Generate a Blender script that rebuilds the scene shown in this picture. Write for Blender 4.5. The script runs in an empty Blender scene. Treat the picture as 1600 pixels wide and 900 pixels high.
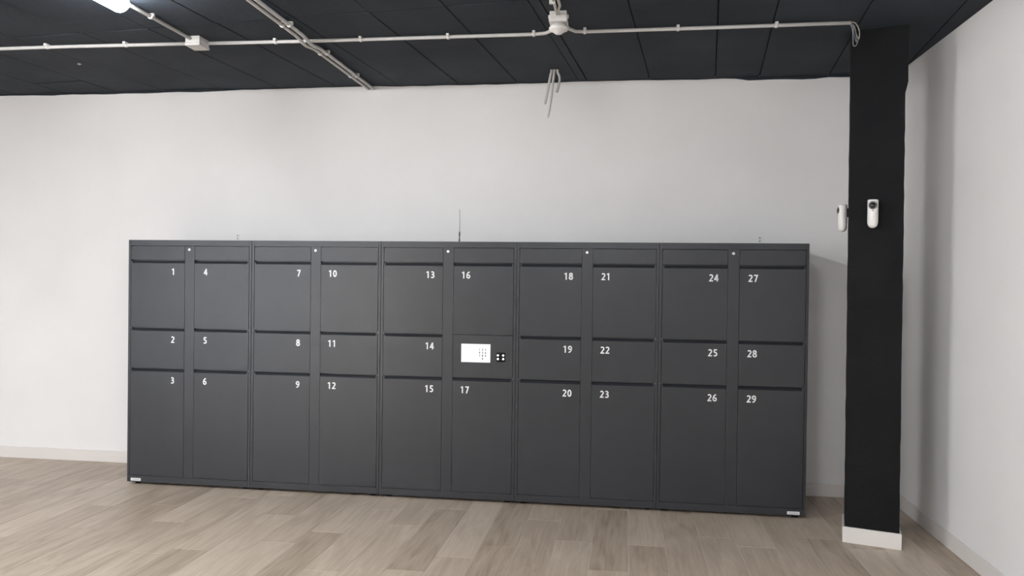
import bpy, bmesh, math, random
from mathutils import Vector, Matrix
random.seed(7)
scene = bpy.context.scene
col = scene.collection

# ------------------------------------------------------------------ camera
CAM = Vector((3.82009, -5.68430, 1.62048))
yaw, pit, rol, fpx = -0.141143, -0.009392, 0.0122976, 1239.308
fw = Vector((math.sin(yaw)*math.cos(pit), math.cos(yaw)*math.cos(pit), math.sin(pit)))
rr = Vector((math.cos(yaw), -math.sin(yaw), 0)); uu = rr.cross(fw)
r2 = math.cos(rol)*rr + math.sin(rol)*uu
u2 = -math.sin(rol)*rr + math.cos(rol)*uu
cd = bpy.data.cameras.new('camera'); cam = bpy.data.objects.new('camera', cd); col.objects.link(cam)
cd.sensor_width = 36; cd.sensor_fit = 'HORIZONTAL'; cd.lens = fpx/1600*36; cd.clip_start = 0.05
cam.matrix_world = Matrix(((r2.x, u2.x, -fw.x, CAM.x), (r2.y, u2.y, -fw.y, CAM.y), (r2.z, u2.z, -fw.z, CAM.z), (0, 0, 0, 1)))
scene.camera = cam

# ------------------------------------------------------------------ world, exposure
w = bpy.data.worlds.new('world'); scene.world = w; w.use_nodes = True
w.node_tree.nodes['Background'].inputs[0].default_value = (1.0, 0.93, 0.87, 1)
w.node_tree.nodes['Background'].inputs[1].default_value = 15.0
vs = scene.view_settings
vs.view_transform = 'Standard'; vs.look = 'None'; vs.gamma = 1; vs.use_curve_mapping = False
vs.exposure = 0.0
LAMP = 129.0          # radiance of the batten lamp diffusers

# ------------------------------------------------------------------ dimensions
XL, XR, YR, YB, ZC = -6.0, 5.829, -8.6, 0.645, 3.209      # room
W, H = 1.015, 1.90                                          # cabinet unit

# ------------------------------------------------------------------ materials
def mat(name, rgb, rough=0.5, metal=0.0, spec=0.5, emit=0.0, ecol=None):
    m = bpy.data.materials.new(name); m.use_nodes = True
    b = m.node_tree.nodes['Principled BSDF']
    b.inputs['Base Color'].default_value = (*rgb, 1); b.inputs['Roughness'].default_value = rough
    b.inputs['Metallic'].default_value = metal; b.inputs['Specular IOR Level'].default_value = spec
    if emit:
        b.inputs['Emission Color'].default_value = (*(ecol or rgb), 1); b.inputs['Emission Strength'].default_value = emit
    return m
def nodes(m):
    nt = m.node_tree; return nt, nt.nodes['Principled BSDF'], nt.nodes.new, nt.links.new
def noisy(m, rgb0, rgb1, scale=3.0, detail=4, stretch=None, bump=0.0, bscale=60, bdist=0.002):
    nt, b, N, L = nodes(m)
    tc = N('ShaderNodeTexCoord'); src = tc.outputs['Object']
    if stretch:
        mp = N('ShaderNodeMapping'); mp.inputs['Scale'].default_value = stretch; L(src, mp.inputs[0]); src = mp.outputs[0]
    nz = N('ShaderNodeTexNoise'); nz.inputs['Scale'].default_value = scale; nz.inputs['Detail'].default_value = detail
    L(src, nz.inputs['Vector'])
    cr = N('ShaderNodeValToRGB'); cr.color_ramp.elements[0].position = 0.32; cr.color_ramp.elements[1].position = 0.68
    cr.color_ramp.elements[0].color = (*rgb0, 1); cr.color_ramp.elements[1].color = (*rgb1, 1)
    L(nz.outputs['Fac'], cr.inputs[0]); L(cr.outputs[0], b.inputs['Base Color'])
    if bump:
        n2 = N('ShaderNodeTexNoise'); n2.inputs['Scale'].default_value = bscale; n2.inputs['Detail'].default_value = 5
        L(src, n2.inputs['Vector'])
        bp = N('ShaderNodeBump'); bp.inputs['Strength'].default_value = bump; bp.inputs['Distance'].default_value = bdist
        L(n2.outputs['Fac'], bp.inputs['Height']); L(bp.outputs[0], b.inputs['Normal'])
    return m

M = {}
M['wall'] = noisy(mat('wall_paint', (.8, .78, .76), .75, spec=.25), (.755, .74, .73), (.80, .785, .775), 1.3, 5, bump=.25, bscale=90, bdist=.0012)
M['base'] = mat('skirting_white', (.70, .66, .63), .45)
M['ceil'] = noisy(mat('ceiling_black', (.02, .022, .026), .7, spec=.12), (.026, .032, .041), (.045, .0535, .066), 1.6, 7, bump=.5, bscale=14, bdist=.006)
M['ceilbase'] = mat('ceiling_joint', (.014, .016, .019), .9, spec=.1)
M['column'] = noisy(mat('column_black', (.013, .014, .016), .7, spec=.15), (.0060, .0065, .0075), (.0085, .009, .010), 5, 5, bump=.5, bscale=40, bdist=.004)
M['locker'] = noisy(mat('locker_anthracite', (.027, .029, .034), .32), (.0235, .0255, .0300), (.0265, .0285, .0335), 6, 3, bump=.12, bscale=420, bdist=.0004)
M['dark'] = mat('dark_plastic', (.008, .008, .009), .6, spec=.15)
M['number'] = mat('number_white', (.86, .86, .86), .5)
M['chrome'] = mat('lock_metal', (.78, .78, .80), .28, metal=.8)
M['plate'] = mat('plate_white', (.78, .77, .76), .4)
M['plateprint'] = mat('plate_print', (.33, .33, .34), .5)
M['screen'] = mat('screen_glow', (.03, .03, .033), .3, emit=1.02, ecol=(.97, .985, 1))
M['key'] = mat('screen_key_grey', (.03, .03, .033), .5, emit=.06, ecol=(.8, .85, .95))
M['led'] = mat('reader_led', (1, 1, 1), .4, emit=1.8, ecol=(.95, .97, 1))
M['pvc'] = noisy(mat('pvc_grey_white', (.56, .54, .525), .45), (.53, .515, .50), (.59, .57, .555), 9, 3)
M['pvcbox'] = noisy(mat('box_white', (.68, .66, .64), .45), (.64, .62, .60), (.70, .68, .66), 12, 3)
M['cable'] = mat('cable_grey', (.50, .48, .46), .5)
M['wire_blue'] = mat('wire_blue', (.16, .20, .26), .45)
M['wire_grey'] = mat('wire_grey', (.33, .33, .32), .45)
M['wire_tan'] = mat('wire_tan', (.42, .34, .26), .45)
M['white'] = mat('camera_white', (.80, .78, .75), .35)
M['lens'] = mat('lens_black', (.012, .012, .014), .12)
M['lensring'] = mat('lens_ring', (.05, .05, .052), .3)
M['steel'] = mat('antenna_steel', (.55, .55, .56), .35, metal=.4)
M['screw'] = mat('screw_grey', (.16, .16, .165), .4, metal=.5)
M['diff'] = mat('lamp_diffuser', (.95, .97, 1), .5, emit=LAMP, ecol=(.95, .975, 1.0))
M['housing'] = mat('lamp_housing', (.75, .75, .75), .5)
M['grout'] = mat('grout_beige', (.56, .50, .43), .8)
M['alu'] = mat('door_aluminium', (.08, .08, .085), .4, metal=.6)
M['pave'] = noisy(mat('pavement_grey', (.3, .29, .28), .8), (.26, .25, .24), (.34, .33, .32), 3)
g = bpy.data.materials.new('door_glass'); g.use_nodes = True
gb = g.node_tree.nodes['Principled BSDF']; gb.inputs['Base Color'].default_value = (.96, .98, .97, 1)
gb.inputs['Transmission Weight'].default_value = 1; gb.inputs['Roughness'].default_value = 0; gb.inputs['IOR'].default_value = 1.03
M['glass'] = g
g2 = g.copy(); g2.name = 'window_glass_tinted'; M['tint'] = g2
g2.node_tree.nodes['Principled BSDF'].inputs['Base Color'].default_value = (.52, .58, .66, 1)

def tile_material():
    m = mat('wood_look_tile', (.4, .34, .28), .42)
    nt, b, N, L = nodes(m)
    tc = N('ShaderNodeTexCoord'); oi = N('ShaderNodeObjectInfo'); ge = N('ShaderNodeNewGeometry')
    rnd = N('ShaderNodeMath'); rnd.operation = 'ADD'; L(oi.outputs['Random'], rnd.inputs[0]); L(ge.outputs['Random Per Island'], rnd.inputs[1])
    fr = N('ShaderNodeMath'); fr.operation = 'FRACT'; L(rnd.outputs[0], fr.inputs[0])
    mul = N('ShaderNodeVectorMath'); mul.operation = 'SCALE'; mul.inputs[0].default_value = (13.7, 41.3, 7.1); L(fr.outputs[0], mul.inputs['Scale'])
    add = N('ShaderNodeVectorMath'); L(tc.outputs['Object'], add.inputs[0]); L(mul.outputs[0], add.inputs[1])
    def grain(sx, sy, detail, dist):
        mp = N('ShaderNodeMapping'); mp.inputs['Scale'].default_value = (sx, sy, 1); L(add.outputs[0], mp.inputs[0])
        nz = N('ShaderNodeTexNoise'); nz.inputs['Scale'].default_value = 1; nz.inputs['Detail'].default_value = detail
        nz.inputs['Distortion'].default_value = dist; L(mp.outputs[0], nz.inputs['Vector']); return nz.outputs['Fac']
    broad = grain(10, 1.5, 4, 1.6); fine = grain(60, 2.6, 6, .5)
    cr = N('ShaderNodeValToRGB'); e = cr.color_ramp.elements
    e[0].position = .25; e[0].color = (.200, .140, .092, 1); e[1].position = .78; e[1].color = (.53, .44, .35, 1)
    e2 = cr.color_ramp.elements.new(.45); e2.color = (.355, .28, .212, 1)
    a = N('ShaderNodeMath'); a.operation = 'MULTIPLY'; a.inputs[1].default_value = .40; L(fine, a.inputs[0])
    c = N('ShaderNodeMath'); c.operation = 'MULTIPLY_ADD'; c.inputs[1].default_value = .56; L(broad, c.inputs[0]); L(a.outputs[0], c.inputs[2])
    d = N('ShaderNodeMath'); d.operation = 'MULTIPLY_ADD'; d.inputs[1].default_value = .24; L(fr.outputs[0], d.inputs[0]); L(c.outputs[0], d.inputs[2])
    L(d.outputs[0], cr.inputs[0]); L(cr.outputs[0], b.inputs['Base Color'])
    bp = N('ShaderNodeBump'); bp.inputs['Strength'].default_value = .15; bp.inputs['Distance'].default_value = .001
    L(fine, bp.inputs['Height']); L(bp.outputs[0], b.inputs['Normal'])
    return m
M['tile'] = tile_material()

# ------------------------------------------------------------------ helpers
class MB:
    def __init__(s): s.v, s.f, s.sm = [], [], set()
    def add(s, vs_, fs, smooth=False):
        o = len(s.v); s.v += [tuple(p) for p in vs_]
        for f in fs:
            if smooth: s.sm.add(len(s.f))
            s.f.append([o+i for i in f])
        return s
    def box(s, x0, x1, y0, y1, z0, z1):
        return s.add([(x, y, z) for z in (z0, z1) for y in (y0, y1) for x in (x0, x1)],
                     [(0, 2, 3, 1), (4, 5, 7, 6), (0, 1, 5, 4), (1, 3, 7, 5), (3, 2, 6, 7), (2, 0, 4, 6)])
    def prism(s, poly, z0, z1):
        n = len(poly)
        return s.add([(x, y, z0) for x, y in poly] + [(x, y, z1) for x, y in poly],
                     [tuple(range(n))[::-1], tuple(range(n, 2*n))] + [(i, (i+1) % n, n+(i+1) % n, n+i) for i in range(n)])
    def tube(s, pts, r, n=10, cap=True):
        pts = [Vector(p) for p in pts]; rings = []; up = None
        for i, p in enumerate(pts):
            t = (pts[min(i+1, len(pts)-1)] - pts[max(i-1, 0)]).normalized()
            if up is None: up = t.orthogonal().normalized()
            up = (up - t*up.dot(t)).normalized(); side = t.cross(up)
            rad = r[i] if isinstance(r, (list, tuple)) else r
            rings.append([p + rad*(math.cos(a)*up + math.sin(a)*side) for a in [2*math.pi*k/n for k in range(n)]])
        V = [q for R in rings for q in R]; F = []
        for i in range(len(pts)-1):
            for k in range(n):
                F.append((i*n+k, i*n+(k+1) % n, (i+1)*n+(k+1) % n, (i+1)*n+k))
        s.add(V, F, True)
        if cap:
            o = len(s.v)-len(V)
            s.f.append([o+k for k in range(n)][::-1]); s.f.append([o+(len(pts)-1)*n+k for k in range(n)])
        return s
    def lathe(s, c, prof, n=24, sx=1, sy=1):       # prof: (radius, z) from bottom to top, around vertical axis at c
        V = []; F = []
        for r, z in prof:
            for k in range(n):
                a = 2*math.pi*k/n; V.append((c[0]+r*sx*math.cos(a), c[1]+r*sy*math.sin(a), c[2]+z))
        for i in range(len(prof)-1):
            for k in range(n): F.append((i*n+k, i*n+(k+1) % n, (i+1)*n+(k+1) % n, (i+1)*n+k))
        s.add(V, F, True); o = len(s.v)-len(V)
        s.f.append([o+k for k in range(n)][::-1]); s.f.append([o+(len(prof)-1)*n+k for k in range(n)])
        return s
    def mesh(s, name, m, bevel=0):
        me = bpy.data.meshes.new(name); me.from_pydata(s.v, [], s.f)
        if s.sm:
            me.polygons.foreach_set('use_smooth', [i in s.sm for i in range(len(s.f))])
        if bevel:
            bm = bmesh.new(); bm.from_mesh(me)
            es = [e for e in bm.edges if len(e.link_faces) == 2 and e.calc_face_angle(0) > .6]
            bmesh.ops.bevel(bm, geom=es, offset=bevel, segments=2, affect='EDGES', profile=.6); bm.to_mesh(me); bm.free()
        me.materials.append(M[m]); me.update()
        return me
    def build(s, name, m, parent=None, bevel=0):
        return link(name, s.mesh(name, m, bevel), parent)
def link(name, me, parent=None):
    o = bpy.data.objects.new(name, me); col.objects.link(o)
    if parent: o.parent = parent
    return o
def tag(o, label=None, cat=None, group=None, kind=None):
    if label: o['label'] = label
    if cat: o['category'] = cat
    if group: o['group'] = group
    if kind: o['kind'] = kind
    return o
def thing(name, loc, label, cat, group=None):
    o = bpy.data.objects.new(name, None); o.location = loc; o.empty_display_size = .05; col.objects.link(o)
    return tag(o, label, cat, group)
def clip(poly, a, b, c):                       # keep a*x + b*y <= c
    out = []
    for i in range(len(poly)):
        p, q = poly[i], poly[(i+1) % len(poly)]
        dp, dq = a*p[0]+b*p[1]-c, a*q[0]+b*q[1]-c
        if dp <= 0: out.append(p)
        if dp*dq < 0:
            t = dp/(dp-dq); out.append((p[0]+t*(q[0]-p[0]), p[1]+t*(q[1]-p[1])))
    return out

# ------------------------------------------------------------------ setting: walls, floor, ceiling
def struct(o): return tag(o, kind='structure')
T = .12
wb = struct(MB().box(XL-T, XR+T, YB, YB+T, -.1, ZC+.1).build('wall_back', 'wall'))
wr = struct(MB().box(XR, XR+T, YR-T, YB, -.1, ZC+.1).build('wall_right', 'wall'))
wl = struct(MB().box(XL-T, XL, YR-T, YB, -.1, ZC+.1).build('wall_left', 'wall'))
DX0, DX1, DH = -1.35, -.30, 2.25               # glazed entrance behind the camera
WX0, WX1, WZ0, WZ1 = -5.3, -1.75, .35, 2.45
wrear = struct(MB().box(XL, WX0, YR-T, YR, -.1, ZC+.1).box(WX1, DX0, YR-T, YR, -.1, ZC+.1).box(WX0, WX1, YR-T, YR, -.1, WZ0).box(WX0, WX1, YR-T, YR, WZ1, ZC+.1).box(DX1, XR, YR-T, YR, -.1, ZC+.1).box(DX0, DX1, YR-T, YR, DH, ZC+.1).build('wall_rear', 'wall'))
tag(wb, 'white painted wall behind the lockers'); tag(wr, 'white painted wall beside the black column')
tag(wl, 'white painted side wall'); tag(wrear, 'white painted wall with the glazed entrance')
door = bpy.data.objects.new('door_1', None); door.location = ((DX0+DX1)/2, YR, 0); col.objects.link(door); struct(door); tag(door, 'glazed entrance door with dark frame')
hw = (DX1-DX0)/2
MB().box(-hw, -hw+.06, -.09, -.03, 0, DH).box(hw-.06, hw, -.09, -.03, 0, DH).box(-hw+.06, hw-.06, -.09, -.03, DH-.06, DH).box(-hw+.06, hw-.06, -.09, -.03, 0, .08).build('door_frame', 'alu', door)
MB().box(-hw+.06, hw-.06, -.064, -.056, .08, DH-.06).build('glass_pane', 'glass', door)
MB().box(hw-.12, hw-.09, -.02, .0, .9, 1.3).box(hw-.12, hw-.09, -.03, -.02, .92, .95).box(hw-.12, hw-.09, -.03, -.02, 1.25, 1.28).build('door_handle', 'chrome', door)
win = bpy.data.objects.new('window_1', None); win.location = (WX0, YR, 0); col.objects.link(win); struct(win); tag(win, 'wide tinted shop window with dark frame')
wm = MB(); ww = WX1-WX0
wm.box(0, ww, -.09, -.03, WZ0, WZ0+.05).box(0, ww, -.09, -.03, WZ1-.05, WZ1)
for i in range(4): wm.box(max(0, ww*i/3-.025), min(ww, ww*i/3+.025), -.09, -.03, WZ0+.05, WZ1-.05)
wm.build('window_frame', 'alu', win)
for i in range(3): MB().box(ww*i/3+.025, ww*(i+1)/3-.025, -.064, -.056, WZ0+.05, WZ1-.05).build('glass_pane', 'tint', win)
pv = struct(MB().box(-9, 9, -24, YR-T, -.12, -.02).build('pavement', 'pave')); tag(pv, 'grey pavement outside the entrance')

# skirting boards, h 0.10
def skirting(name, poly):
    m = MB(); n = len(poly); m.prism(poly, 0, .098)
    return struct(m.build(name, 'base', bevel=.002))
bh = .012
tag(skirting('baseboard_back', [(XL, YB-bh), (XR, YB-bh), (XR, YB), (XL, YB)]), 'white skirting board along the wall behind the lockers')
tag(skirting('baseboard_right', [(XR-bh, YR), (XR, YR), (XR, YB-bh), (XR-bh, YB-bh)]), 'white skirting board along the wall beside the column')
tag(skirting('baseboard_left', [(XL, YR), (XL+bh, YR), (XL+bh, YB-bh), (XL, YB-bh)]), 'white skirting board of the side wall')

# floor: grout bed and wood-look tiles
fl = struct(MB().box(XL-T, XR+T, YR-T, YB+T, -.1, -.0014).build('floor', 'grout')); tag(fl, 'wood-look plank tile floor')
PX, PL, X0, GAP = .2235, 1.2, .509, .0028
ends = {1: -.83, 5: -1.09, 6: -.85, 9: -1.41, 10: -1.15, 11: -.92, 0: -.48, 3: -1.30, 7: -.30, 8: -.62, 12: -.35, 13: -.75, 14: -1.22, 2: -.2, 4: -.55}
def tile_box(mb, x0, x1, y0, y1):
    c = .0010; z0, z1 = -.0014, 0
    V = [(x0, y0, z0), (x1, y0, z0), (x1, y1, z0), (x0, y1, z0), (x0, y0, z1-c), (x1, y0, z1-c), (x1, y1, z1-c), (x0, y1, z1-c),
         (x0+c, y0+c, z1), (x1-c, y0+c, z1), (x1-c, y1-c, z1), (x0+c, y1-c, z1)]
    F = [(8, 9, 10, 11)]
    for k in range(4):
        j = (k+1) % 4; F += [(k, j, 4+j, 4+k), (4+k, 4+j, 8+j, 8+k)]
    mb.add(V, F)
full = MB(); tile_box(full, GAP/2, PX-GAP/2, GAP/2, PL-GAP/2); full_mesh = full.mesh('floor_tile', 'tile')
rest = MB(); YN = -3.0
k0 = math.floor((XL-X0)/PX); k1 = math.ceil((XR-X0)/PX)
for k in range(k0, k1):
    xa, xb = X0+k*PX, X0+(k+1)*PX
    e = ends.get(k, -((k*.37 + .11*(k % 3)) % 1.2))
    y = e
    while y < YB: y += PL
    while y > YR:
        ya, yb_ = y-PL, y; y -= PL
        x0, x1, y0, y1 = max(xa, XL)+GAP/2, min(xb, XR)-GAP/2, max(ya, YR)+GAP/2, min(yb_, YB)-GAP/2
        if x1-x0 < .01 or y1-y0 < .01: continue
        if yb_ > YN and xb > -2.6:
            if x1-x0 > PX-GAP-.001 and y1-y0 > PL-GAP-.001:
                t = link('floor_tile', full_mesh, fl); t.location = (xa, ya, 0)
            else:
                mb = MB(); tile_box(mb, x0-xa, x1-xa, y0-ya, y1-ya); t = mb.build('floor_tile', 'tile', fl); t.location = (xa, ya, 0)
        else: tile_box(rest, x0, x1, y0, y1)
tag(rest.build('distant_floor_tiles', 'tile', fl), kind='stuff')

# ceiling: dark slab, formwork panels at a slight angle, recessed joints
ce = struct(MB().box(XL-T, XR+T, YR-T, YB+T, ZC+.012, ZC+.14).build('ceiling', 'ceilbase')); tag(ce, 'black painted board-marked concrete ceiling')
S = .1; nn = math.hypot(1, S)
us = [-3.1-.5*i for i in range(9, 0, -1)] + [-3.1, -2.6, -2.1, -1.6, -1.1, -.62, -.18, .36, .86, 1.36, 1.90, 2.40, 2.88, 3.375, 3.44, 3.93, 4.43, 4.76, 5.27, 5.78, 6.3, 6.8]
def uv2xy(u, v): return ((u + S*v)/(1+S*S), (v - S*u)/(1+S*S))     # u = x - S y, v = y + S x
rc = random.Random(3)
for i in range(len(us)-1):
    ua, ub = us[i]+.003, us[i+1]-.003
    off = -.88 if us[i] > -.2 else (.20 if i % 2 else -.7)
    v = off + 2*2
    while v > YR-1.5:
        va, vb = v-2+.003, v-.003; v -= 2
        poly = [uv2xy(ua, va), uv2xy(ub, va), uv2xy(ub, vb), uv2xy(ua, vb)]
        for a, b_, c in ((1, 0, XR), (-1, 0, -XL), (0, 1, YB), (0, -1, -YR)):
            poly = clip(poly, a, b_, c)
            if len(poly) < 3: break
        if len(poly) < 3: continue
        dz = rc.uniform(0, .005); cx = sum(p[0] for p in poly)/len(poly); cy = sum(p[1] for p in poly)/len(poly)
        tx, ty = rc.uniform(-.004, .004), rc.uniform(-.0015, .0015)
        n = len(poly); c_ = .006
        def zz(p): return ZC + dz + tx*(p[0]-cx)*2 + ty*(p[1]-cy)
        inn = [(p[0]+(cx-p[0])*c_/.5*1.0, p[1]+(cy-p[1])*c_/1.5) for p in poly]
        V = [(p[0], p[1], ZC+.014) for p in poly] + [(p[0], p[1], zz(p)+.004) for p in poly] + [(p[0], p[1], zz(p)) for p in inn]
        F = [tuple(range(2*n, 3*n))[::-1]]
        for q in range(n):
            j = (q+1) % n; F += [(q, n+q, n+j, j), (n+q, 2*n+q, 2*n+j, n+j)]
        MB().add(V, F).build('ceiling_panel', 'ceil', ce)
# uneven black paint line where the ceiling meets the back wall
rp = random.Random(11); m = MB(); N_ = 120; tops = []; hgt = .006
for i in range(N_+1):
    x = XL + (XR-XL)*i/N_
    hgt = min(.018, max(.001, hgt + rp.uniform(-.004, .004)))
    h2 = hgt + (.014 if 4.65 < x < 5.3 else 0)
    tops.append((x, h2))
V = [(x, YB-.0015, ZC+.006) for x, h in tops] + [(x, YB-.0015, ZC-h) for x, h in tops] + [(x, YB+.001, ZC-h) for x, h in tops]
n = N_+1
m.add(V, [(i, i+n, i+1+n, i+1) for i in range(N_)] + [(i+n, i+2*n, i+1+2*n, i+1+n) for i in range(N_)])
tag(m.build('paint_edge', 'ceil', wb), 'uneven black paint line under the ceiling')

# ------------------------------------------------------------------ numerals as thick strokes
def arc(cx, cy, rx, ry, a0, a1, n=14):
    return [(cx+rx*math.cos(math.radians(a0+(a1-a0)*i/n)), cy+ry*math.sin(math.radians(a0+(a1-a0)*i/n))) for i in range(n+1)]
def bez(p0, p1, p2, p3, n=10):
    return [tuple((1-t)**3*a+3*(1-t)**2*t*b+3*(1-t)*t*t*c+t**3*d for a, b, c, d in zip(p0, p1, p2, p3)) for t in [i/n for i in range(n+1)]]
six = [bez((.50, .925), (.24, .92), (.095, .66), (.10, .33)), arc(.305, .30, .205, .215, 0, 360, 22)]
DIG = {'0': [arc(.3, .5, .205, .415, 0, 360, 26)],
       '1': [[(.335, 1.0), (.335, 0)], [(.09, .80), (.335, .93)]],
       '2': [arc(.285, .70, .205, .215, 150, -30, 12) + [(.115, .085), (.56, .085)]],
       '3': [arc(.265, .725, .19, .19, 140, -90, 14), arc(.265, .3, .225, .215, 90, -140, 14), [(.18, .525), (.28, .525)]],
       '4': [[(.415, 1.0), (.415, 0)], [(.39, .95), (.085, .31), (.60, .31)]],
       '5': [[(.53, .915), (.185, .915), (.155, .545)], [(.155, .545)] + arc(.255, .32, .235, .235, 95, -135, 14)],
       '6': six,
       '7': [[(.05, .915), (.50, .915), (.22, 0)]],
       '8': [arc(.3, .735, .18, .18, 0, 360, 20), arc(.3, .295, .215, .21, 0, 360, 22)],
       '9': [[(.6-x, 1-y) for x, y in s_] for s_ in six]}
def stroke(mb, pts, wd, fx, y0, y1):
    n = len(pts); closed = math.dist(pts[0], pts[-1]) < 1e-6
    if closed: pts = pts[:-1]; n -= 1
    Lf, Rt = [], []
    for i, p in enumerate(pts):
        a = pts[(i-1) % n] if closed or i else None; b = pts[(i+1) % n] if closed or i < n-1 else None
        ds = []
        if a: l = math.dist(a, p); ds.append(((p[0]-a[0])/l, (p[1]-a[1])/l))
        if b: l = math.dist(p, b); ds.append(((b[0]-p[0])/l, (b[1]-p[1])/l))
        nx, ny = -sum(d[1] for d in ds), sum(d[0] for d in ds); l = math.hypot(nx, ny); nx, ny = nx/l, ny/l
        k = max(.55, nx*-ds[0][1] + ny*ds[0][0]); h = wd/2/k
        Lf.append((p[0]+nx*h, p[1]+ny*h)); Rt.append((p[0]-nx*h, p[1]-ny*h))
    V = [fx(p)[:1] + (y1,) + fx(p)[1:] for p in Lf+Rt] + [fx(p)[:1] + (y0,) + fx(p)[1:] for p in Lf+Rt]
    F = []
    for i in range(n if closed else n-1):
        j = (i+1) % n
        F += [(n+i, n+j, j, i), (i, j, 2*n+j, 2*n+i), (n+j, n+i, 3*n+i, 3*n+j)]
    if not closed: F += [(0, 2*n, 3*n, n), (n-1, 2*n-1, 4*n-1, 3*n-1)]
    mb.add(V, F)
def numerals(mb, text, cx, zbot, h, y0, y1, wd=.175, adv=.70):
    tot = (len(text)-1)*adv + .6
    for i, ch in enumerate(text):
        ox = i*adv - tot/2
        for s_ in DIG[ch]:
            stroke(mb, s_, wd, lambda p: (cx + (p[0]+ox)*h, zbot + p[1]*h), y0, y1)
    return mb

# ------------------------------------------------------------------ locker cabinets
D = .635
ZH = (1.852, 1.7475)                                         # header panels
DOORS = [(1.7395, 1.2235), (1.2155, .9085), (.9005, .0725)]  # door top, bottom
LX, RX = (.0235, .4690), (.5510, .9925)
def door_mesh(x0, x1, zt, zb, lip_side):
    # face sheet with a finger lip folded inwards along its top edge; the fold stops short of the hinge side
    mb = MB(); lip = .0185; e = .016
    xa, xb = (x0+e, x1) if lip_side == 'L' else (x0, x1-e)
    y = 0.0; yi = .0175; t = .018
    V = [(x0, y, zb), (x1, y, zb), (x1, y, zt-lip), (x0, y, zt-lip), (xb, yi, zt), (xa, yi, zt)]
    F = [(0, 1, 2, 3), (3, 2, 4, 5)]
    # back edges
    B = [(x0, t, zb), (x1, t, zb), (x1, t, zt-lip), (x0, t, zt-lip), (xb, t, zt), (xa, t, zt)]
    F += [(1, 0, 6, 7), (2, 1, 7, 8), (0, 3, 9, 6), (4, 2, 8, 10), (3, 5, 11, 9), (5, 4, 10, 11)]
    mb.add(V+B, F)
    if lip_side == 'L': mb.box(x0, x0+e-.004, .0, t, zt-lip, zt-.001)
    else: mb.box(x1-e+.004, x1, .0, t, zt-lip, zt-.001)
    return mb
def flat_door(x0, x1, zt, zb): return MB().box(x0, x1, 0, .018, zb, zt)
num = 1
descr = ['leftmost of the five', 'second from the left', 'middle unit with the glowing screen',
         'second from the right', 'rightmost, beside the black column']
for u in range(5):
    last = num + (4 if u == 2 else 5)
    t = thing('locker_cabinet', (u*W, 0, 0), 'dark grey locker cabinet numbered %d to %d, %s' % (num, last, descr[u]), 'locker', 'locker cabinets in a row against the wall')
    a, b = .0012, W-.0012
    body = MB().box(a, .0205, 0, .03, .02, H).box(.9955, b, 0, .03, .02, H).box(.0205, .9955, 0, .03, 1.8555, H).box(.0205, .9955, 0, .03, .02, .0690)
    body.box(a, b, .03, D, .02, H).build('body', 'locker', t, bevel=.0012)
    cs = MB().box(.4712, .5488, .0005, .03, .0695, 1.855).build('centre_strip', 'locker', t, bevel=.0008)
    lk = MB(); lk.lathe((0, 0, 0), [(.0105, 0), (.0105, .003), (.009, .005), (.0035, .005), (.0035, .0035)], 20)
    lk.v = [(.507 + x, .0005 - z, 1.8275 + y) for x, y, z in lk.v]; lk.f = [f[::-1] for f in lk.f]
    tag(lk.build('lock', 'chrome', cs), 'small silver round lock')
    for x0, x1 in (LX, RX): flat_door(x0, x1, *ZH).build('header_panel', 'locker', t, bevel=.001)
    for side, (x0, x1), cx in (('L', LX, .375), ('R', RX, .6415)):
        for k, (zt, zb) in enumerate(DOORS):
            if u == 2 and side == 'R' and k == 1:
                cp = flat_door(x0, x1, zt+.004, zb).build('control_panel', 'locker', t, bevel=.001)
                sc = MB().box(.614, .829, -.003, 0, 1.0215, 1.155).build('screen', 'screen', t); tag(sc, 'lit white touch screen showing a grey keypad')
                kp = MB(); R = .0140
                for j, ch in enumerate('1234567890'):
                    r_, c_ = divmod(j, 3); c_ = 1 if j == 9 else c_
                    numerals(kp, ch, .7505+c_*.0215, 1.1085-r_*.0225, R, -.003, -.0036, wd=.25)
                kp.build('keypad_digits', 'key', sc)
                rd = MB().box(.8765, .9385, -.008, 0, 1.0285, 1.0955).build('card_reader', 'dark', t, bevel=.003); tag(rd, 'black square card reader with four white lights')
                for dx in (.8865, .9255):
                    for dz in (1.0505, 1.0765):
                        l = MB().lathe((0, 0, 0), [(.0070, 0), (.0070, .002), (.0048, .003)], 18)
                        l.v = [(dx+x, -.008-z, dz+y) for x, y, z in l.v]; l.f = [f[::-1] for f in l.f]
                        tag(l.build('reader_light', 'led', rd), 'white round light')
                continue
            d = door_mesh(x0, x1, zt, zb, side).build('door', 'locker', t)
            tag(d, 'door number %d' % num)
            tag(numerals(MB(), str(num), cx, zt-.1085 + (.0 if k == 0 else .0005), .0505, .0002, -.0008).build('number', 'number', d), 'white number %d' % num)
            hx = (x0-.0045, x0-.0008) if side == 'L' else (x1+.0008, x1+.0045)
            if k: MB().box(*hx, .002, .012, zt+.001, zt+.008).build('hinge_pin', 'chrome', d)
            num += 1
    if u in (0, 4):
        lx = .034 if u == 0 else .892
        pl = MB().box(lx, lx+.083, -.002, 0, .0285, .0495).build('maker_plate', 'plate', t, bevel=.0006); tag(pl, 'small silver white plate')
        MB().box(lx+.01, lx+.073, -.0024, -.002, .0365, .041).build('plate_print', 'plateprint', pl)
    for fx_ in (.06, W-.06):
        for fy in (.06, D-.06):
            MB().lathe((fx_, fy, 0), [(.022, 0), (.022, .006), (.010, .008), (.010, .02)], 14).build('foot', 'dark', t)

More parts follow.
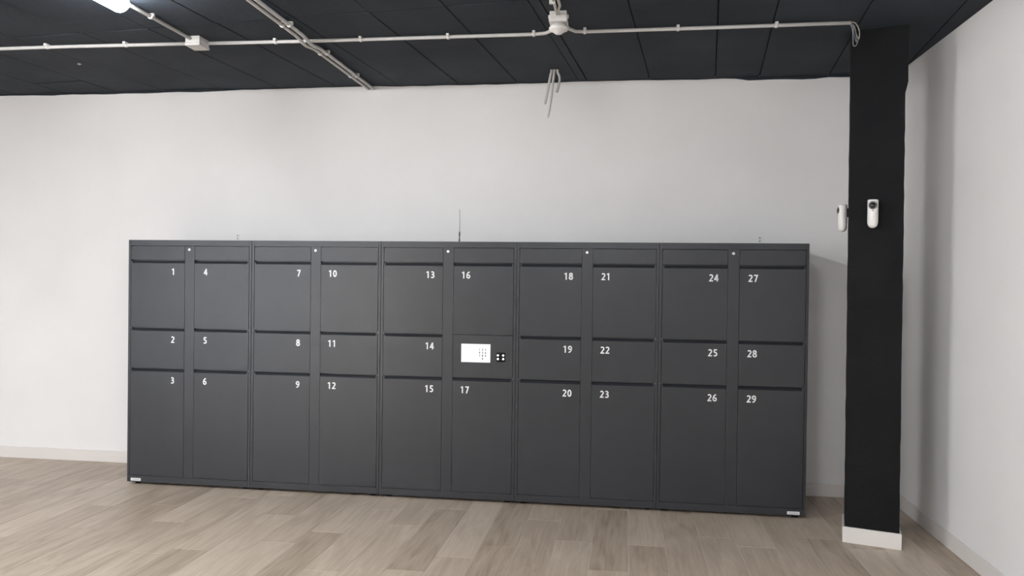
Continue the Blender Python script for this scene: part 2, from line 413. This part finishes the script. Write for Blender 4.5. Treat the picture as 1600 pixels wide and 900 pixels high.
# antenna on the middle cabinet
an = thing('antenna', (2.557, .30, H), 'thin grey whip antenna standing on the middle locker cabinet', 'antenna')
MB().lathe((0, 0, 0), [(.012, 0), (.012, .006), (.006, .010), (.0055, .03)], 14).build('base', 'screw', an)
MB().lathe((0, 0, 0), [(.0035, .03), (.0035, .055), (.0062, .058), (.0062, .086), (.0035, .090)], 12).build('hinge', 'screw', an)
MB().tube([(0, 0, .03), (0, 0, .20), (-.001, 0, .262)], [.0032, .0032, .0026], 10).build('whip', 'steel', an)
# wall anchors behind the cabinets
for x, lab in ((.569, 'small white wall bracket with two screws above the leftmost locker cabinet'), (4.846, 'small white wall bracket with two screws above the rightmost locker cabinet')):
    t = thing('wall_bracket', (x, YB, 1.90), lab, 'bracket', 'wall brackets of the lockers')
    MB().box(-.017, .017, -.003, 0, .0, .085).box(-.017, .017, -.06, -.003, .0, .003).build('plate', 'wall', t, bevel=.0006)
    for dz in (.047, .072):
        s_ = MB().lathe((0, 0, 0), [(.0055, 0), (.005, .003), (.002, .004)], 12); s_.v = [(a, -.003-c, dz+b) for a, b, c in s_.v]; s_.f = [f[::-1] for f in s_.f]
        s_.build('screw', 'screw', t)

# ------------------------------------------------------------------ column with skirting, two cameras
cA, cB = Vector((5.198, -.458)), Vector((5.517, -.562))        # plinth front corners
tv = (cB-cA).normalized(); nb = Vector((-tv.y, tv.x))          # nb points to the back
sd = (nb*.86 + Vector((-.062, 0)))                              # side direction, slightly off square
dep = .36
corner = [cA, cB, cB + sd*dep, cA + sd*dep]
th = .013
def inset(c, d): # move corners inwards along face directions
    s_ = sd.normalized()
    return [c[0]+tv*d+s_*d, c[1]-tv*d+s_*d, c[2]-tv*d-s_*d, c[3]+tv*d-s_*d]
cc = inset(corner, th)
ct = thing('column', (cA.x, cA.y, 0), 'square black painted concrete column near the right wall', 'column')
rj = random.Random(5); m = MB(); NZ = 46; V = []
NS = 4
for i in range(NZ+1):
    z = (ZC+.006)*i/NZ
    lean = -.010*(z/ZC)
    base = [c.copy() for c in cc]
    for q in (1, 2): base[q] = base[q] + tv*lean*.8
    for q in (0, 3): base[q] = base[q] + tv*lean*.9
    if z > 2.85:
        base[1] = base[1]+tv*.014; base[2] = base[2]+tv*.014
    for q in range(4):
        p0, p1 = base[q], base[(q+1) % 4]
        for s_ in range(NS):
            p_ = p0.lerp(p1, s_/NS); j = .0016
            V.append((p_.x-cA.x + rj.uniform(-j, j), p_.y-cA.y + rj.uniform(-j, j), z))
n = 4*NS
F = [(i*n+k, i*n+(k+1) % n, (i+1)*n+(k+1) % n, (i+1)*n+k) for i in range(NZ) for k in range(n)]
m.add(V, F); m.f.append(list(range(n))[::-1]); m.f.append([NZ*n+k for k in range(n)])
m.build('shaft', 'column', ct)
co = inset(corner, 0); ci = inset(corner, th-.001)
for q in range(4):
    a, b = co[q], co[(q+1) % 4]; a2, b2 = ci[q], ci[(q+1) % 4]
    MB().prism([(p.x-cA.x, p.y-cA.y) for p in (a, b, b2, a2)], 0, .098).build('skirting_board', 'base', ct, bevel=.0015)

def security_camera(loc, rotz, label):
    t = thing('security_camera', loc, label, 'camera', 'white cameras on the column'); t.rotation_euler.z = rotz
    # local: mount plane y = 0, device faces -y, z from 0 (bottom) to 0.175
    prof = [(.004, 0), (.013, .0025), (.021, .008), (.027, .017), (.0305, .031), (.031, .05), (.031, .168), (.0295, .173), (.026, .175)]
    body = MB().lathe((0, -.042, 0), prof, 32, 1.0, .90)
    body.build('body', 'white', t)
    # lens: dark disc set in the upper front, tilted down a little
    def disc(r0, prof_, name, mt, label_=None):
        l = MB().lathe((0, 0, 0), prof_, 28); a = math.radians(8)
        V = []
        for x, y, z in l.v:
            yy, zz_ = -z, y
            V.append((x, -.058 + yy*math.cos(a) - zz_*math.sin(a)*-1*.0, .140 + zz_ + yy*math.sin(a)*-1*-1))
        l.v = V; l.f = [f[::-1] for f in l.f]
        o = l.build(name, mt, t)
        if label_: tag(o, label_)
    disc(0, [(.0250, 0), (.0250, .0115), (.0232, .0135)], 'lens_housing', 'lensring', 'round black lens housing')
    disc(0, [(.0165, .0135), (.0165, .015), (.011, .018), (.004, .019)], 'lens', 'lens', 'glossy black lens')
    s_ = MB().box(-.006, .006, -.0715, -.068, .1045, .1085); s_.build('motion_sensor', 'lens', t, bevel=.001)
    MB().box(-.012, .012, -.016, 0, .095, .150).build('mount', 'dark', t, bevel=.002)
    return t
ang = math.atan2(tv.y, tv.x)
fp = cA + tv*.146 + sd.normalized()*(th-.001)
security_camera((fp.x, fp.y, 1.971), ang, 'white camera with a large black lens on the front of the black column')
sideo = cc[0] + sd.normalized()*.12
security_camera((sideo.x+.001, sideo.y, 1.960), ang - math.pi/2 - .08, 'white camera seen side on, on the left side of the black column')

# ------------------------------------------------------------------ ceiling installations
RC = .0115; ZP = ZC-.015
def conduit(pts, label, clips, r=RC, clip_axis='x', pair=None, group='conduits on the ceiling'):
    o = Vector(pts[0]); t = thing('conduit', o, label, 'conduit', group)
    MB().tube([Vector(p)-o for p in pts], r, 12).build('pipe', 'pvc', t)
    for c in clips:
        c = Vector(c)-o
        m = MB()
        if clip_axis == 'x':
            m.tube([c+Vector((-.008, 0, 0)), c+Vector((.008, 0, 0))], r+.004, 14)
            m.box(c.x-.009, c.x+.009, c.y-r-.016, c.y+r+.003, c.z, c.z+.018)
        else:
            m.tube([c+Vector((0, -.009, 0)), c+Vector((0, .009, 0))], r+.004, 14)
            m.box(c.x-r-.003, c.x+r+.012, c.y-.009, c.y+.009, c.z, c.z+.018)
        m.build('clip', 'pvcbox', t)
    return t
Y1 = -.672
conduit([(XL, -.70, ZP), (0, -.695, ZP), (.925, -.672, ZP)], 'white conduit along the ceiling from the left edge to the junction box',
        [(-.149, -.70, ZP), (.432, -.688, ZP)] + [(-.149-.585*i, -.70, ZP) for i in range(1, 6)])
conduit([(1.01, -.668, ZP), (1.72, -.646, ZP), (2.66, -.642, ZP), (3.22, -.640, ZP), (3.30, -.655, ZP), (3.355, -.72, ZP), (3.375, -.90, ZP)],
        'white conduit along the ceiling between the junction box and the round detector',
        [(1.493, -.652, ZP), (2.08, -.644, ZP), (2.666, -.642, ZP), (3.225, -.640, ZP)])
conduit([(3.43, -.90, ZP), (3.45, -.74, ZP), (3.49, -.675, ZP), (3.56, -.660, ZP), (4.36, -.660, ZP), (5.141, -.668, ZP)],
        'white conduit along the ceiling from the round detector to the black column',
        [(3.55, -.660, ZP), (4.125, -.660, ZP), (4.712, -.664, ZP)])
for dx, lab in ((0, 'left of the two parallel conduits running to the wall top'), (.046, 'right of the two parallel conduits running to the wall top')):
    x = 1.694+dx
    ZQ = ZP-.006
    conduit([(x+.002, YR, ZQ), (x, -1.2, ZQ), (x, -.80, ZQ), (x, -.74, ZQ-.006), (x, -.68, ZP-.0225), (x, -.62, ZP-.0235), (x, -.55, ZQ-.007), (x+.001, -.48, ZQ), (x+.004, .2, ZQ), (x+.006, YB+.005, ZQ)],
            lab, [(x, -1.0, ZQ), (x+.002, -.385, ZQ), (x+.004, .225, ZQ)] + [(x, -1.6-.6*i, ZQ) for i in range(4)], clip_axis='y')
conduit([(.950, -1.56, ZP), (.952, -1.40, ZP), (.955, -.78, ZP)], 'white conduit from the junction box to the glowing batten lamp', [(.952, -1.22, ZP)], clip_axis='y')

# junction box
jb = thing('junction_box', (.970, -.72, ZC), 'white square junction box on the ceiling below the glowing lamp', 'junction box')
MB().box(-.050, .050, -.062, .062, -.040, .003).build('box', 'pvcbox', jb, bevel=.003)
MB().box(-.053, .053, -.065, .065, -.060, -.041).build('lid', 'pvcbox', jb, bevel=.004)
for dx, dy in ((-.04, -.052), (.04, -.052), (-.04, .052), (.04, .052)):
    MB().lathe((dx, dy, -.0615), [(.005, 0), (.005, .002)], 10).build('screw', 'pvc', jb)
# detector on its box
dt = thing('ceiling_detector', (3.410, -.960, ZC), 'white round detector hanging under a square box on the ceiling', 'detector')
MB().box(-.050, .050, -.055, .055, -.034, .003).build('box', 'pvcbox', dt, bevel=.003)
MB().box(-.054, .054, -.058, .058, -.060, -.035).build('lid', 'pvcbox', dt, bevel=.004)
for sx in (-1, 1):
    g_ = MB().tube([(sx*.050, -.02, -.022), (sx*.060, -.02, -.022)], .012, 12); g_.build('cable_gland', 'pvcbox', dt)
MB().lathe((0, 0, 0), [(.008, -.121), (.020, -.118), (.030, -.110), (.040, -.102), (.054, -.097), (.058, -.090), (.058, -.082), (.050, -.074), (.040, -.060)], 30).build('sensor_head', 'white', dt)
for i, (a, b) in enumerate(((3.400, 3.404), (3.428, 3.414))):
    t = thing('ceiling_cable', (b, -1.015, ZP-.004), ('left', 'right')[i] + ' of the two cables entering the detector box from above', 'cable', 'cables at the detector')
    MB().tube([Vector(p)-Vector((b, -1.015, ZP-.004)) for p in [(a+.012*i, -2.2, ZP+.004), (a+.01*i, -1.6, ZP+.004), (a, -1.28, ZP+.004), (a+.004, -1.15, ZP), (b, -1.07, ZP-.002), (b, -1.0, ZP-.004)]], .0085, 10).build('sheath', 'cable', t)
    if i == 0: MB().box(a-b-.022, a-b+.012, -.215, -.195, -.010, .018).build('clip', 'pvcbox', t, bevel=.002)

# cables hanging from the ceiling near the wall
hole = Vector((3.272, .29, ZC))
def hanging(pts, r, lab):
    t = thing('hanging_cable', hole, lab, 'cable', 'cables hanging from the ceiling')
    P = [Vector(p) for p in pts]; Q = []
    for i in range(len(P)-1):                                   # Catmull-Rom
        p0, p1, p2, p3 = P[max(i-1, 0)], P[i], P[i+1], P[min(i+2, len(P)-1)]
        for k in range(6):
            s_ = k/6; Q.append(.5*((2*p1)+(p2-p0)*s_+(2*p0-5*p1+4*p2-p3)*s_*s_+(3*p1-p0-3*p2+p3)*s_**3))
    Q.append(P[-1])
    MB().tube([q-hole for q in Q], r, 10).build('sheath', 'cable', t)
hanging([(3.252, .29, ZC+.01), (3.250, .287, 3.190), (3.245, .284, 3.170), (3.236, .28, 3.115), (3.222, .28, 3.03), (3.207, .28, 2.955)], .0095, 'short grey cable end hanging from the ceiling, leftmost of the three')
hanging([(3.274, .29, ZC+.01), (3.272, .283, 3.185), (3.266, .275, 3.12), (3.252, .275, 2.99), (3.240, .275, 2.90), (3.230, .275, 2.848)], [.0095]*20 + [.008]*8 + [.0045]*3, 'longest grey cable end hanging down over the wall top')
hanging([(3.295, .29, ZC+.01), (3.299, .295, 3.190), (3.307, .30, 3.175), (3.312, .31, 3.145), (3.304, .31, 3.09), (3.292, .31, 3.048)], .0095, 'shortest bent grey cable end, rightmost of the three under the ceiling')

pg = thing('ceiling_plug', (-.264, -.223, ZC), 'tiny pale plug in the black ceiling near the left edge', 'plug')
MB().lathe((0, 0, -.006), [(.006, 0), (.013, .002), (.013, .007), (.009, .012)], 16).build('cap', 'pvc', pg)
# loose wires at the end of the conduit
wt = thing('loose_wires', (5.141, -.668, ZP), 'loop of thin loose wires at the conduit end beside the column', 'wires')
def wire(pts, mt):
    P = [Vector(p) for p in pts]; Q = []
    for i in range(len(P)-1):
        p0, p1, p2, p3 = P[max(i-1, 0)], P[i], P[i+1], P[min(i+2, len(P)-1)]
        for k in range(6):
            s_ = k/6; Q.append(.5*((2*p1)+(p2-p0)*s_+(2*p0-5*p1+4*p2-p3)*s_*s_+(3*p1-p0-3*p2+p3)*s_**3))
    Q.append(P[-1]); MB().tube(Q, .0022, 7).build('wire', mt, wt)
wire([(-.01, .002, .003), (.03, .002, -.004), (.050, .002, -.045), (.052, 0, -.075), (.040, 0, -.125), (.029, 0, -.141), (.018, .002, -.13), (.017, .003, -.09), (.012, .004, -.03), (-.01, .003, .001)], 'wire_grey')
wire([(-.01, -.002, .004), (.025, -.002, 0), (.045, -.003, -.03), (.053, -.003, -.062), (.049, -.003, -.10), (.036, -.003, -.075), (.02, -.003, -.02), (-.01, -.001, 0)], 'wire_tan')
wire([(-.01, 0, .002), (.012, -.004, -.02), (.020, -.004, -.065), (.030, -.004, -.108), (.036, -.004, -.112), (.030, -.004, -.06), (.01, -.003, -.01), (-.01, 0, .001)], 'wire_blue')

# ------------------------------------------------------------------ batten lamps
def lamp(x, y, label, group):
    t = thing('batten_lamp', (x, y, ZC), label, 'lamp', group)        # y = far end, runs towards the camera
    Ln = 1.25
    MB().box(-.040, .040, -Ln, 0, -.028, .004).build('housing', 'housing', t, bevel=.006)
    n = 12; V = []; F = []
    ys = [0.012, .006, 0, -Ln, -Ln-.006, -Ln-.012]; sc = [.45, .8, 1, 1, .8, .45]
    for yy, s_ in zip(ys, sc):
        for k in range(n+1):
            a = math.radians(-42 + 264*k/n); V.append((.058*math.cos(a)*(.8+.2*s_), yy, -.060 - (.044*s_+.002)*math.sin(a)))
    for i in range(len(ys)-1):
        for k in range(n): F.append((i*(n+1)+k, i*(n+1)+k+1, (i+1)*(n+1)+k+1, (i+1)*(n+1)+k))
    mb = MB().add(V, F, True)
    mb.f.append(list(range(n+1))[::-1]); mb.f.append([(len(ys)-1)*(n+1)+k for k in range(n+1)])
    tag(mb.build('diffuser', 'diff', t), 'glowing white diffuser')
    return t
lamp(.985, -1.56, 'glowing white batten lamp at the top left of the picture', 'batten lamps on the ceiling')
for x, y in ((3.45, -3.7), (.985, -5.2), (3.45, -7.0), (-1.48, -2.4), (-1.48, -6.0)):
    lamp(x, y, 'glowing white batten lamp on the ceiling outside the picture', 'batten lamps on the ceiling')
